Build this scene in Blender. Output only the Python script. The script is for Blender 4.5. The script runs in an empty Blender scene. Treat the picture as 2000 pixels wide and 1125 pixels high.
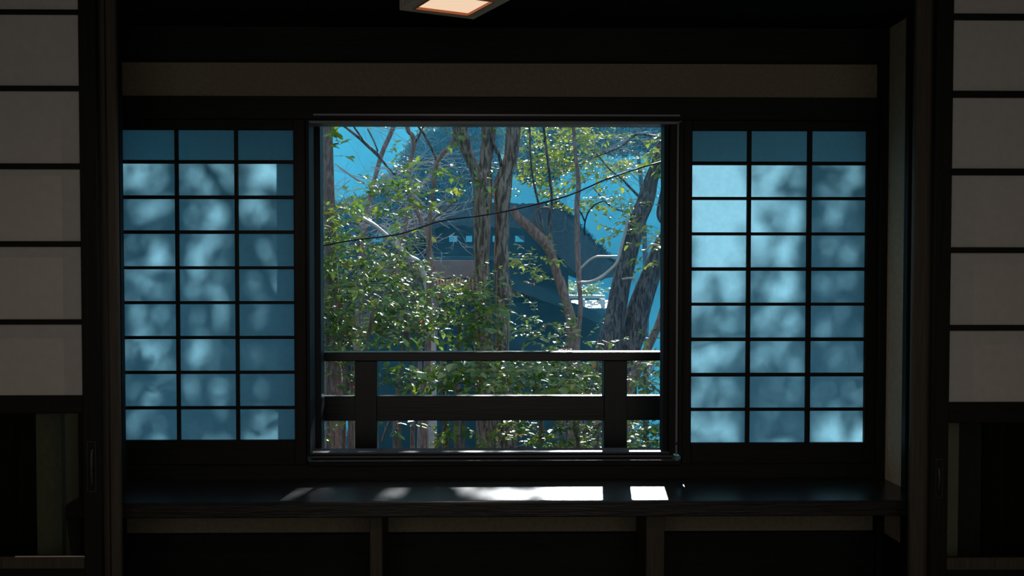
import bpy, bmesh, math, random
import numpy as np
from mathutils import Vector, Matrix, noise
rnd = random.Random(7)
S = bpy.context.scene
COL = S.collection

# ---------------------------------------------------------------- camera
F, PPX, PPY = 2000.0, 966.0, 599.0
cam_d = bpy.data.cameras.new('camera'); cam = bpy.data.objects.new('camera', cam_d); COL.objects.link(cam)
cam_d.sensor_width = 36; cam_d.lens = 36 * F / 2000.0
cam_d.shift_x = (1000 - PPX) / 2000.0; cam_d.shift_y = (PPY - 562.5) / 2000.0
cam.location = (0, 0, 1.37)
cam.rotation_euler = (math.radians(90 - 1.7), 0, math.radians(-0.9))
cam_d.clip_start = .05; cam_d.clip_end = 600
S.camera = cam
CR = cam.rotation_euler.to_matrix()

def P(px, py, d):
    """the point seen at a pixel of the photograph, on the vertical plane y = d"""
    r = CR @ Vector(((px - PPX) / F, -(py - PPY) / F, -1.0))
    t = d / r.y
    return Vector((r.x * t, d, 1.37 + r.z * t))
def X(px, py, d): return P(px, py, d).x
def Z(px, py, d): return P(px, py, d).z

# ---------------------------------------------------------------- world, sun, exposure
W = bpy.data.worlds.new('world'); S.world = W; W.use_nodes = True
nt = W.node_tree; nt.nodes.clear()
o = nt.nodes.new('ShaderNodeOutputWorld'); bg = nt.nodes.new('ShaderNodeBackground')
tc = nt.nodes.new('ShaderNodeTexCoord'); sp = nt.nodes.new('ShaderNodeSeparateXYZ')
mp = nt.nodes.new('ShaderNodeMapping'); mp.inputs['Scale'].default_value = (5, 5, 9)
nz = nt.nodes.new('ShaderNodeTexNoise'); nz.inputs['Scale'].default_value = 1.6; nz.inputs['Detail'].default_value = 3
ra = nt.nodes.new('ShaderNodeValToRGB')
ra.color_ramp.elements[0].position = 0.0; ra.color_ramp.elements[0].color = (.012, .145, .25, 1)
ra.color_ramp.elements[1].position = 0.6; ra.color_ramp.elements[1].color = (.50, .62, .74, 1)
e = ra.color_ramp.elements.new(.14); e.color = (.045, .37, .58, 1)
mr = nt.nodes.new('ShaderNodeMapRange'); mr.inputs[1].default_value = .3; mr.inputs[2].default_value = .7
mr.inputs[3].default_value = .72; mr.inputs[4].default_value = 1.2
mx = nt.nodes.new('ShaderNodeMath'); mx.operation = 'MULTIPLY'; mx.inputs[1].default_value = 1.0
L = nt.links.new
L(tc.outputs['Generated'], sp.inputs[0]); L(sp.outputs['Z'], ra.inputs[0])
L(tc.outputs['Generated'], mp.inputs[0]); L(mp.outputs[0], nz.inputs['Vector']); L(nz.outputs[0], mr.inputs[0])
L(mr.outputs[0], mx.inputs[0]); L(ra.outputs[0], bg.inputs[0]); L(mx.outputs[0], bg.inputs[1]); L(bg.outputs[0], o.inputs[0])

SUN = Vector((.12, 1.0, .46)).normalized()
sd = bpy.data.lights.new('sun', 'SUN'); sd.energy = 7.0; sd.color = (.86, .94, 1.0); sd.angle = math.radians(.65)
so = bpy.data.objects.new('sun', sd); COL.objects.link(so)
so.rotation_euler = SUN.to_track_quat('Z', 'Y').to_euler(); so.location = (4, 40, 20)

ad = bpy.data.lights.new('room_fill_light', 'AREA'); ad.shape = 'SQUARE'; ad.size = .8; ad.energy = 10.0; ad.color = (1, .84, .68)  # added warm fill near the ceiling, no lamp built for it
ao = bpy.data.objects.new('room_fill_light', ad); COL.objects.link(ao); ao.location = (0, .4, 2.44)
ad = bpy.data.lights.new('rear_fill_light', 'AREA'); ad.shape = 'RECTANGLE'; ad.size = 4.8; ad.size_y = 2.2; ad.energy = 26.0; ad.color = (1, .96, .89)  # added fill light, the rear wall has no window
ao = bpy.data.objects.new('rear_fill_light', ad); COL.objects.link(ao); ao.location = (.2, -1.5, 1.3); ao.rotation_euler = (math.radians(90), 0, 0)

vs = S.view_settings
vs.view_transform = 'Standard'; vs.look = 'None'; vs.exposure = 0; vs.gamma = 1; vs.use_curve_mapping = False

# ---------------------------------------------------------------- helpers
def tag(o, label=None, cat=None, group=None, kind=None):
    if label: o['label'] = label
    if cat: o['category'] = cat
    if group: o['group'] = group
    if kind: o['kind'] = kind
    return o
def empty(name, loc=(0, 0, 0), label=None, cat=None, group=None):
    e = bpy.data.objects.new(name, None); COL.objects.link(e); e.location = loc; e.empty_display_size = .1
    return tag(e, label, cat, group)
def link(name, me, parent=None):
    ob = bpy.data.objects.new(name, me); COL.objects.link(ob)
    if parent is not None:
        ob.parent = parent
        off = Vector((0, 0, 0)); p = parent
        while p is not None: off += p.location; p = p.parent
        ob.location = -off
    return ob

class MB:
    def __init__(s): s.v = []; s.f = []; s.sm = False
    def box(s, a, b, bev=0.0):
        x0, x1 = sorted((a[0], b[0])); y0, y1 = sorted((a[1], b[1])); z0, z1 = sorted((a[2], b[2]))
        n = len(s.v)
        c = min(bev, (x1-x0)*.3, (y1-y0)*.3, (z1-z0)*.3)
        if c <= 0:
            s.v += [(x, y, z) for z in (z0, z1) for y in (y0, y1) for x in (x0, x1)]
            for q in ((0,2,3,1),(4,5,7,6),(0,1,5,4),(2,6,7,3),(0,4,6,2),(1,3,7,5)): s.f.append([n+i for i in q])
            return s
        bm = bmesh.new()
        bmesh.ops.create_cube(bm, size=1)
        for v in bm.verts:
            v.co = Vector(((x0+x1)/2 + v.co.x*(x1-x0), (y0+y1)/2 + v.co.y*(y1-y0), (z0+z1)/2 + v.co.z*(z1-z0)))
        bmesh.ops.bevel(bm, geom=bm.edges[:], offset=c, segments=1, affect='EDGES')
        s.add_bm(bm); return s
    def add_bm(s, bm):
        n = len(s.v); bm.verts.index_update()
        s.v += [tuple(v.co) for v in bm.verts]
        s.f += [[n + v.index for v in f.verts] for f in bm.faces]
        bm.free()
    def prism(s, pts, y0, y1):
        """polygon in x,z extruded along y"""
        n = len(s.v); k = len(pts)
        s.v += [(p[0], y0, p[1]) for p in pts] + [(p[0], y1, p[1]) for p in pts]
        s.f.append([n+i for i in range(k)]); s.f.append([n+k+i for i in range(k)][::-1])
        for i in range(k): j = (i+1) % k; s.f.append([n+j, n+i, n+k+i, n+k+j])
        return s
    def tube(s, pts, rad, sides=8, rough=0.0, seed=0, caps=True):
        pts = [Vector(p) for p in pts]; n0 = len(s.v); m = len(pts)
        up = Vector((0, -1, 0.13)).normalized()
        for i, p in enumerate(pts):
            d = (pts[min(i+1, m-1)] - pts[max(i-1, 0)]).normalized()
            a = d.cross(up)
            if a.length < 1e-4: a = d.cross(Vector((1, 0, 0)))
            a.normalize(); b = d.cross(a)
            for k in range(sides):
                t = 2*math.pi*k/sides
                q = a*math.cos(t) + b*math.sin(t)
                r = rad[i]
                if rough:
                    r *= 1 + rough*noise.noise(Vector((q.x*2.6+seed, q.y*2.6, p.z*2.2+seed))) + rough*.45*(1 if (k % 2) else -1)*(.6+noise.noise(Vector((k*3.1, p.z*5, seed))))
                s.v.append(tuple(p + q*r))
        for i in range(m-1):
            for k in range(sides):
                k2 = (k+1) % sides
                s.f.append([n0+i*sides+k, n0+i*sides+k2, n0+(i+1)*sides+k2, n0+(i+1)*sides+k])
        if caps:
            s.f.append([n0+k for k in range(sides)][::-1]); s.f.append([n0+(m-1)*sides+k for k in range(sides)])
        return s
    def build(s, name, mat, parent=None, smooth=False, kind=None):
        me = bpy.data.meshes.new(name); me.from_pydata(s.v, [], s.f); me.update()
        if smooth: me.polygons.foreach_set('use_smooth', [True]*len(me.polygons))
        me.materials.append(mat)
        ob = link(name, me, parent)
        if kind: ob['kind'] = kind
        return ob
def box(name, a, b, mat, parent=None, bev=.0, **k):
    ob = MB().box(a, b, bev).build(name, mat, parent)
    return tag(ob, **k) if k else ob

def spline(pts, step=6):
    """Catmull-Rom through tuples of equal length"""
    P_ = [np.array(p, float) for p in pts]; P_ = [2*P_[0]-P_[1]] + P_ + [2*P_[-1]-P_[-2]]
    out = []
    for i in range(1, len(P_)-2):
        a, b, c, d = P_[i-1:i+3]
        for k in range(step):
            t = k/step
            out.append(.5*((2*b)+(-a+c)*t+(2*a-5*b+4*c-d)*t*t+(-a+3*b-3*c+d)*t**3))
    out.append(P_[-2]); return out

# ---------------------------------------------------------------- materials
def mat(name):
    m = bpy.data.materials.new(name); m.use_nodes = True
    n = m.node_tree.nodes; b = n['Principled BSDF']; return m, n, m.node_tree.links.new, b
def wood(name, c1, c2, rough=.45, grain=(1, 1, 12), scale=6, bump=.15, spec=.5, axis='X'):
    m, n, l, b = mat(name)
    t = n.new('ShaderNodeTexCoord'); mp = n.new('ShaderNodeMapping')
    mp.inputs['Scale'].default_value = {'X': (.6, 14, 14), 'Z': (14, 14, .6), 'Y': (14, .6, 14)}[axis]
    q = n.new('ShaderNodeTexNoise'); q.inputs['Scale'].default_value = scale; q.inputs['Detail'].default_value = 5
    q.inputs['Distortion'].default_value = .6
    r = n.new('ShaderNodeValToRGB'); r.color_ramp.elements[0].position = .3; r.color_ramp.elements[1].position = .72
    r.color_ramp.elements[0].color = (*c1, 1); r.color_ramp.elements[1].color = (*c2, 1)
    bp = n.new('ShaderNodeBump'); bp.inputs['Strength'].default_value = bump; bp.inputs['Distance'].default_value = .004
    l(t.outputs['Object'], mp.inputs[0]); l(mp.outputs[0], q.inputs['Vector']); l(q.outputs[0], r.inputs[0])
    l(r.outputs[0], b.inputs['Base Color']); l(q.outputs[0], bp.inputs['Height']); l(bp.outputs[0], b.inputs['Normal'])
    b.inputs['Roughness'].default_value = rough; b.inputs['Specular IOR Level'].default_value = spec
    return m
def plain(name, c1, c2=None, rough=.8, scale=20, bump=.1, spec=.3, dist=.004):
    m, n, l, b = mat(name); c2 = c2 or c1
    t = n.new('ShaderNodeTexCoord'); q = n.new('ShaderNodeTexNoise'); q.inputs['Scale'].default_value = scale; q.inputs['Detail'].default_value = 6
    r = n.new('ShaderNodeValToRGB'); r.color_ramp.elements[0].position = .35; r.color_ramp.elements[1].position = .68
    r.color_ramp.elements[0].color = (*c1, 1); r.color_ramp.elements[1].color = (*c2, 1)
    bp = n.new('ShaderNodeBump'); bp.inputs['Strength'].default_value = bump; bp.inputs['Distance'].default_value = dist
    l(t.outputs['Object'], q.inputs['Vector']); l(q.outputs[0], r.inputs[0]); l(r.outputs[0], b.inputs['Base Color'])
    l(q.outputs[0], bp.inputs['Height']); l(bp.outputs[0], b.inputs['Normal'])
    b.inputs['Roughness'].default_value = rough; b.inputs['Specular IOR Level'].default_value = spec
    return m
def paper(name, tcol, dcol, scale=60):
    m, n, l, b = mat(name); n.remove(b); out = n['Material Output']
    t = n.new('ShaderNodeTexCoord'); q = n.new('ShaderNodeTexNoise'); q.inputs['Scale'].default_value = scale; q.inputs['Detail'].default_value = 4
    def ramp(c):
        r = n.new('ShaderNodeValToRGB'); r.color_ramp.elements[0].color = (*[x*.9 for x in c], 1); r.color_ramp.elements[1].color = (*[min(1, x*1.08) for x in c], 1)
        l(q.outputs[0], r.inputs[0]); return r
    l(t.outputs['Object'], q.inputs['Vector'])
    a = n.new('ShaderNodeBsdfTranslucent'); d = n.new('ShaderNodeBsdfDiffuse'); s = n.new('ShaderNodeAddShader')
    l(ramp(tcol).outputs[0], a.inputs[0]); l(ramp(dcol).outputs[0], d.inputs[0])
    l(a.outputs[0], s.inputs[0]); l(d.outputs[0], s.inputs[1]); l(s.outputs[0], out.inputs[0]); return m
def leafmat(name, cols, trans=.55, rough=.28, gloss=1.0):
    m, n, l, b = mat(name); out = n['Material Output']
    at = n.new('ShaderNodeAttribute'); at.attribute_name = 'tint'
    r = n.new('ShaderNodeValToRGB'); r.color_ramp.interpolation = 'LINEAR'
    els = r.color_ramp.elements
    els[0].position = cols[0][0]; els[0].color = (*cols[0][1], 1); els[1].position = cols[-1][0]; els[1].color = (*cols[-1][1], 1)
    for p, c in cols[1:-1]: e = els.new(p); e.color = (*c, 1)
    l(at.outputs['Fac'], r.inputs[0]); l(r.outputs[0], b.inputs['Base Color'])
    b.inputs['Roughness'].default_value = rough; b.inputs['Specular IOR Level'].default_value = min(1, .5*gloss); b.inputs['Coat Weight'].default_value = .6 if gloss > 1 else 0; b.inputs['Coat Roughness'].default_value = .22
    g = n.new('ShaderNodeMixRGB'); g.blend_type = 'MULTIPLY'; g.inputs[0].default_value = 1; g.inputs[2].default_value = (1.0, 1.0, .35, 1)
    br = n.new('ShaderNodeBrightContrast'); br.inputs['Bright'].default_value = .10
    l(r.outputs[0], br.inputs[0]); l(br.outputs[0], g.inputs[1])
    t = n.new('ShaderNodeBsdfTranslucent'); l(g.outputs[0], t.inputs[0])
    x = n.new('ShaderNodeMixShader'); x.inputs[0].default_value = trans
    l(b.outputs[0], x.inputs[1]); l(t.outputs[0], x.inputs[2]); l(x.outputs[0], out.inputs[0]); return m
def barkmat(name, c1, c2, scale=1.0):
    m, n, l, b = mat(name)
    t = n.new('ShaderNodeTexCoord'); mp = n.new('ShaderNodeMapping'); mp.inputs['Scale'].default_value = (24*scale, 24*scale, 5*scale)
    q = n.new('ShaderNodeTexNoise'); q.inputs['Scale'].default_value = 1.6; q.inputs['Detail'].default_value = 6; q.inputs['Distortion'].default_value = .8
    r = n.new('ShaderNodeValToRGB'); r.color_ramp.elements[0].position = .42; r.color_ramp.elements[1].position = .6
    r.color_ramp.elements[0].color = (*c1, 1); r.color_ramp.elements[1].color = (*c2, 1)
    bp = n.new('ShaderNodeBump'); bp.inputs['Strength'].default_value = .9; bp.inputs['Distance'].default_value = .03
    l(t.outputs['Object'], mp.inputs[0]); l(mp.outputs[0], q.inputs['Vector']); l(q.outputs[0], r.inputs[0]); l(r.outputs[0], b.inputs['Base Color'])
    l(q.outputs[0], bp.inputs['Height']); l(bp.outputs[0], b.inputs['Normal']); b.inputs['Roughness'].default_value = .8
    return m

M = {}
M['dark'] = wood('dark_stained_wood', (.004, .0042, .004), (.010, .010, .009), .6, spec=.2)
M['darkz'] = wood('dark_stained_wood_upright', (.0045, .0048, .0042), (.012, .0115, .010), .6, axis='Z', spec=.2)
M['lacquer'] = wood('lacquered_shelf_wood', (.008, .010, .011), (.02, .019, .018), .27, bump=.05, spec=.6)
M['shelfedge'] = wood('shelf_edge_wood', (.006, .005, .005), (.026, .020, .017), .4, bump=.9, scale=9, spec=.3)
M['brown'] = wood('brown_pillar_wood', (.045, .037, .028), (.075, .06, .046), .55, axis='Z', spec=.25)
M['plaster'] = plain('earthen_plaster', (.17, .145, .105), (.21, .18, .13), .95, 60, .25)
M['plaster2'] = plain('lit_side_plaster', (.34, .30, .22), (.40, .35, .26), .95, 40, .2)  # same plaster, lightened to put lamplight into the colour
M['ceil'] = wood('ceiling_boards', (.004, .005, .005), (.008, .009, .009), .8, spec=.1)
M['tatami'] = wood('tatami_straw', (.12, .11, .06), (.18, .16, .09), .8, axis='X')
M['cloth'] = plain('tatami_border_cloth', (.01, .01, .012), None, .9)
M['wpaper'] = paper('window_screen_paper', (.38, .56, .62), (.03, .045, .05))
M['dpaper'] = paper('door_screen_paper', (.12, .12, .12), (.50, .47, .45), 30)
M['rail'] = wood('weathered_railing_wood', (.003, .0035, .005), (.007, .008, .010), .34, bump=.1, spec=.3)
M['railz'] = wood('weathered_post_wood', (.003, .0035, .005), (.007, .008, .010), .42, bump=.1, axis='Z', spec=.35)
M['metal'] = plain('dark_anodised_track', (.04, .042, .05), None, .5, 5, 0, .4)
M['track'] = plain('lit_track', (.17, .17, .22), None, .4, 5, 0, .5)  # lighter copy of track metal, with light and sky reflection in its colour
M['bronze'] = plain('aged_bronze', (.015, .013, .010), (.03, .025, .02), .4, 40, .1, .5)
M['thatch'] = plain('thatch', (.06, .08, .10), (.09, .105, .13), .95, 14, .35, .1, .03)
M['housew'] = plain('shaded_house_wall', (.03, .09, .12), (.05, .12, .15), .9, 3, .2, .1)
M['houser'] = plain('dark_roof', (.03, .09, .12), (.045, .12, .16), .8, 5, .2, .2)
M['brownb'] = plain('brown_board', (.34, .17, .14), (.42, .22, .18), .8, 5, .2, .2)
M['red'] = plain('red_cloth', (.75, .17, .09), (.85, .25, .12), .8, 9, .2, .2)
M['white'] = plain('white_paint', (.85, .87, .88), None, .4, 5, 0, .5)
M['cable'] = plain('black_cable', (.006, .007, .01), None, .4, 5, 0, .4)
M['ground'] = plain('garden_soil', (.05, .06, .035), (.10, .09, .05), .95, 4, .8, .1, .05)
M['grass'] = plain('mossy_bank', (.04, .08, .04), (.09, .13, .06), .95, 3, .8, .1, .08)
M['bark'] = barkmat('furrowed_bark', (.13, .09, .075), (.50, .36, .29))
M['barkd'] = barkmat('dark_leaning_bark', (.05, .045, .05), (.26, .21, .20))
M['barkg'] = barkmat('smooth_grey_bark', (.26, .16, .14), (.48, .33, .29), 1.4)
M['twig'] = plain('pale_twig', (.6, .5, .48), (.75, .65, .62), .3, 9, .1, .7)
M['twigd'] = plain('brown_twig', (.14, .10, .08), (.22, .16, .13), .5, 9, .1, .4)
GREEN = [(0, (.02, .11, .09)), (.3, (.04, .17, .06)), (.55, (.13, .31, .035)), (.84, (.26, .36, .04)), (.93, (.42, .40, .05)), (.97, (.45, .10, .04)), (1, (.38, .07, .04))]
YEL = [(0, (.07, .18, .03)), (.3, (.14, .28, .035)), (.6, (.26, .38, .05)), (.9, (.42, .46, .07)), (.97, (.45, .28, .08)), (1, (.4, .1, .05))]
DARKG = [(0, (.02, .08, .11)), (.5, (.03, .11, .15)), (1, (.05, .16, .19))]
M['lgreen'] = leafmat('glossy_green_leaf', GREEN, .42, .36, 2)
M['lyel'] = leafmat('yellow_green_leaf', YEL, .5, .36, 2)
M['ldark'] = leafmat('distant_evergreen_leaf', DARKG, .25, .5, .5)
# glass
m, n, l, b = mat('dark_door_glass'); b.inputs['Base Color'].default_value = (.6, .68, .65, 1); b.inputs['Roughness'].default_value = .08
b.inputs['Transmission Weight'].default_value = 1; b.inputs['IOR'].default_value = 1.2; M['glass'] = m
# water
m, n, l, b = mat('river_water'); b.inputs['Base Color'].default_value = (.01, .16, .24, 1); b.inputs['Roughness'].default_value = .03
t = n.new('ShaderNodeTexCoord'); mp_ = n.new('ShaderNodeMapping'); mp_.inputs['Scale'].default_value = (.25, 1.2, 1)
q = n.new('ShaderNodeTexNoise'); q.inputs['Scale'].default_value = 1.2; q.inputs['Detail'].default_value = 3
bp = n.new('ShaderNodeBump'); bp.inputs['Strength'].default_value = .05; bp.inputs['Distance'].default_value = .05
l(t.outputs['Object'], mp_.inputs[0]); l(mp_.outputs[0], q.inputs['Vector']); l(q.outputs[0], bp.inputs['Height']); l(bp.outputs[0], b.inputs['Normal'])
M['water'] = m
# lamp paper
m, n, l, b = mat('glowing_lamp_paper'); b.inputs['Base Color'].default_value = (.8, .7, .55, 1)
b.inputs['Emission Color'].default_value = (1, .72, .50, 1); b.inputs['Emission Strength'].default_value = .85; M['glow'] = m
M['lampframe'] = wood('lamp_frame_wood', (.55, .46, .42), (.68, .58, .52), .6)
M['lamprim'] = wood('lamp_rim_wood', (.50, .17, .06), (.62, .25, .1), .5)

# ================================================================ ROOM SHELL
YW, YP = 4.70, 4.06            # window wall face, face of the near pillars
zc = Z(1724, 60, YW)           # ceiling height
XR = X(1724, 500, YW); XL = X(226, 500, YW) - .03
struct = lambda name, a, b, m, bev=0: box(name, a, b, m, bev=bev, kind='structure')
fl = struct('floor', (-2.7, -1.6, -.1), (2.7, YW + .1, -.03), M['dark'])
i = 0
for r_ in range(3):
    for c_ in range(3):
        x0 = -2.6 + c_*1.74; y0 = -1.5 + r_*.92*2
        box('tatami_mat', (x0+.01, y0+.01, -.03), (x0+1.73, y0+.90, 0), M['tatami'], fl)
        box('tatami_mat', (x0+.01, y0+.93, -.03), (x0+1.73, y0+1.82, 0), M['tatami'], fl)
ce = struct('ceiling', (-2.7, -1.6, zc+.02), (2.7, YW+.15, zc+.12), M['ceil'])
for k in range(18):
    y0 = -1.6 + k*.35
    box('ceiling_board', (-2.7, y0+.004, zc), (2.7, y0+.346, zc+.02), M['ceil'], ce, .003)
struct('wall_left', (-2.8, -1.6, -.1), (-2.7, YW+.1, zc+.1), M['plaster'])
struct('wall_right', (2.7, -1.6, -.1), (2.8, YW+.1, zc+.1), M['plaster'])
struct('wall_rear', (-2.8, -1.7, -.1), (2.8, -1.6, zc+.1), M['plaster'])
# window wall, above and below the opening and beside it
zl0, zl1 = Z(970, 191, YW), Z(970, 124, YW)      # plaster strip
zo1, zo0 = Z(965, 241, YW), Z(965, 887, YW)      # opening
zs = Z(1720, 930, YW)                            # shelf top
zb = Z(1715, 1035, YW)                           # top of dark lower board
XEND = X(1718, 160, YW)
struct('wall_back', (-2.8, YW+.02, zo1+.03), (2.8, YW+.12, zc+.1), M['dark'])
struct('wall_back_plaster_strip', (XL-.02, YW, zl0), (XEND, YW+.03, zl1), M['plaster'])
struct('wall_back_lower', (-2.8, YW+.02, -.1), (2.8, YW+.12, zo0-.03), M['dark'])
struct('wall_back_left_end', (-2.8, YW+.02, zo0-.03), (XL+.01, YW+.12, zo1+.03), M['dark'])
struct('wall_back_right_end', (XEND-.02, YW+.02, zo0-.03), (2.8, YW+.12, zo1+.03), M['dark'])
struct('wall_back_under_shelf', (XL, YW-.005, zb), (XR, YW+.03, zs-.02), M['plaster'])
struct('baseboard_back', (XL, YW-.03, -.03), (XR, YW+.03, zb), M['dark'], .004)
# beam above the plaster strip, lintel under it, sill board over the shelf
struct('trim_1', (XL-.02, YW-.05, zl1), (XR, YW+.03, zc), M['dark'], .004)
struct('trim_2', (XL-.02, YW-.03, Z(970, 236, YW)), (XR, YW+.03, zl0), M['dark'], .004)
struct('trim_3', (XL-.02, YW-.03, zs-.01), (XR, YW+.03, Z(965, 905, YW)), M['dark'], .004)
# alcove side walls
struct('wall_right_alcove', (XR, YP+.08, zb), (XR+.10, YW+.05, zc+.02), M['plaster2'])
struct('baseboard_right', (XR-.012, YP+.08, -.03), (XR+.1, YW, zb), M['dark'])
struct('trim_4', (XR-.035, YW-.055, -.03), (XR+.005, YW+.02, zc), M['darkz'], .004)   # corner post
struct('wall_left_alcove', (XL-.10, YP+.08, -.03), (XL-.0, YW+.05, zc+.02), M['plaster'])
# near pillars
def pillar(name, p0, p1, y0, y1, m, lab):
    return box(name, (p0, y0, -.03), (p1, y1, zc), m, None, .006, kind='structure')
xa, xb, xc = X(193, 560, YP), X(207, 560, YP), X(230, 560, YP)
struct('trim_5', (xa, YP+.01, -.03), (xb, YP+.04, zc), M['brown'], .003)
struct('trim_6', (xb+.006, YP, -.03), (xc, YP+.03, zc), M['brown'], .005)
xd, xe = X(1784, 560, YP), X(1824, 560, YP)
struct('trim_7', (xd, YP, -.03), (xe, YP+.03, zc), M['brown'], .005)
# dark boarded wall seen behind the door glass
wl = struct('wall_left_board_wall', (-2.7, 4.34, -.03), (xa-.01, 4.38, zc), M['darkz'])
wr = struct('wall_right_board_wall', (xe+.01, 4.34, -.03), (2.7, 4.38, zc), M['darkz'])
for w_, x0, x1 in ((wl, -2.68, xa-.02), (wr, xe+.02, 2.68)):
    x = x0; k = 0
    while x < x1-.05:
        w2 = min(.105, x1-x)
        box('board', (x+.003, 4.322 - .006*(k % 2), 0), (x+w2-.003, 4.341, zc), (M['brown'], M['darkz'], M['darkz'])[(k+1) % 3], w_, .003)
        x += .105; k += 1

# ================================================================ EXTERIOR SHELL OF THIS HOUSE
xo0, xo1 = X(601, 560, YW), X(1324, 560, YW)
# eave: shades the top row of the window screens
ev = MB(); ez = Z(1000, 321, YW)
ev.prism([(-3.2, 0), (3.2, 0), (3.2, .001), (-3.2, .001)], 0, 0) if False else None
y_e = 5.62; z_e = ez + .46*(y_e-YW)
n0 = [(-3.2, YW+.1, z_e+.33), (3.2, YW+.1, z_e+.33), (3.2, y_e, z_e), (-3.2, y_e, z_e)]
ev.v = n0 + [(a, b, c+.12) for a, b, c in n0]
ev.f = [[0, 1, 2, 3], [7, 6, 5, 4], [0, 4, 5, 1], [1, 5, 6, 2], [2, 6, 7, 3], [3, 7, 4, 0]]
tag(ev.build('trim_8', M['dark']), kind='structure')
# balcony deck
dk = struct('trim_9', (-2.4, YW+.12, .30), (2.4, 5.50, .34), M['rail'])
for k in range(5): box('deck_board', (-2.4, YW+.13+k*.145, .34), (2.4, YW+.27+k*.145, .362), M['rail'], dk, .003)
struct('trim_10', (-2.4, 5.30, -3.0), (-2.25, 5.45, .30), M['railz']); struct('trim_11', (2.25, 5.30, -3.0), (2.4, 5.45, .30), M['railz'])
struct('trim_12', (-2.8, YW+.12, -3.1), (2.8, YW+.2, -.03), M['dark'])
# post outside the window on the left and shutter box on the right
box('window_post', (X(588, 560, 5.05), 5.02, .362), (X(628, 560, 5.05), 5.13, 2.3), M['railz'], None, .004,
    label='dark upright wooden post just outside the left edge of the open window', cat='post')

# ---- window frame with its tracks
wf = tag(empty('window_1', (0, YW, zo0)), kind='structure')
zt = Z(965, 243, YW)
top = [(225, 229, .00), (231, 233.5, .02), (235, 241, .045)]
xs0, xs1 = X(601, 240, YW), X(1330, 240, YW)
for a, b_, dy in top:
    box('track_rail', (xs0+.03*(dy < .03), YW-.036+dy, Z(965, b_, YW)), (xs1-.01*(dy < .03), YW+.12, Z(965, a, YW)), M['track'], wf, .0015)
for a, b_, dy in ((885, 889, .06), (891, 894, .03), (896.5, 899, .0)):
    box('track_rail', (xs0, YW-.036+dy, Z(965, b_, YW)), (xs1-.02, YW+.14, Z(965, a, YW)), M['metal'], wf, .0015)
box('sill', (xs0, YW-.03, Z(965, 905, YW)-.01), (xs1, YW+.14, Z(965, 899, YW)), M['dark'], wf, .002)
for a, b_, y0, y1, mm in ((600, 606, -.02, .12, 'darkz'), (1300, 1309, .05, .14, 'darkz'), (1310, 1321, .02, .1, 'darkz'), (1321.5, 1325, -.0, .1, 'track'), (1326, 1331, -.03, .06, 'darkz')):
    box('jamb', (X(a, 560, YW), YW+y0, zo0-.005), (X(b_, 560, YW), YW+y1, zt+.01), M[mm], wf, .0015)
bm = bmesh.new(); bmesh.ops.create_uvsphere(bm, u_segments=10, v_segments=6, radius=.006)
bmesh.ops.translate(bm, verts=bm.verts, vec=P(1320, 866, YW-.02)); q_ = MB(); q_.add_bm(bm); q_.build('stop_pin', M['bronze'], wf, True)

# ================================================================ SLIDING PAPER SCREENS
def screen(name, cols, rows, y, thick, m_frame, m_paper, xs, xe_, zs0, zs1, bar, label, catname, cy=None):
    """cols: list of (x0,x1) openings, rows: list of (z0,z1) openings (top first)"""
    root = empty(name, ((xs+xe_)/2, y, zs0), label, catname)
    cx0, cx1 = cols[0][0], cols[-1][1]; rz1, rz0 = rows[0][1], rows[-1][0]
    box('stile', (xs, y, zs0), (cx0, y+thick, zs1), M[m_frame+'z'] if m_frame+'z' in M else M[m_frame], root, .003)
    box('stile', (cx1, y, zs0), (xe_, y+thick, zs1), M[m_frame+'z'] if m_frame+'z' in M else M[m_frame], root, .003)
    box('top_rail', (cx0, y, rz1), (cx1, y+thick, zs1), M[m_frame], root, .003)
    box('bottom_rail', (cx0, y, cy if cy is not None else zs0), (cx1, y+thick, rz0), M[m_frame], root, .003)
    for i in range(len(cols)-1):
        box('upright_bar', (cols[i][1], y+.004, rz0), (cols[i+1][0], y+.020, rz1), M['darkz'], root, .001)
    for i in range(len(rows)-1):
        box('cross_bar', (cx0, y+.002, rows[i+1][1]), (cx1, y+.018, rows[i][0]), M['dark'], root, .001)
    for c in cols:
        for r in rows:
            box('paper_pane', (c[0]-.002, y+.021, r[0]-.002), (c[1]+.002, y+.022, r[1]+.002), m_paper, root)
    return root
rowsL = [(254, 313), (320, 382), (389, 450), (457, 520), (526, 588), (594, 656), (662, 724), (730, 793), (799, 859)]
rowsR = [(256, 316), (323, 385), (391, 454), (460, 522), (529, 591), (597, 659), (666, 728), (735, 796), (802, 864)]
zrL = [(Z(404, b, YW), Z(404, a, YW)) for a, b in rowsL]
zrR = [(Z(1520, b, YW), Z(1520, a, YW)) for a, b in rowsR]
colL = [(X(a, 560, YW), X(b, 560, YW)) for a, b in ((238, 344), (351, 460), (467, 575))]
colR = [(X(a, 560, YW), X(b, 560, YW)) for a, b in ((1350, 1457), (1465, 1574), (1583, 1689))]
screen('shoji_screen', colL, zrL, YW-.014, .028, 'dark', M['wpaper'], XL-.01, X(598, 560, YW), Z(404, 907, YW), Z(404, 232, YW), .01,
       'dark-framed sliding paper screen glowing blue, left of the open window', 'screen')
screen('shoji_screen', colR, zrR, YW-.014, .028, 'dark', M['wpaper'], X(1332, 560, YW), XEND, Z(1520, 907, YW), Z(1520, 232, YW), .01,
       'dark-framed sliding paper screen with the brightest whitish panes, right of the open window', 'screen')

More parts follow.
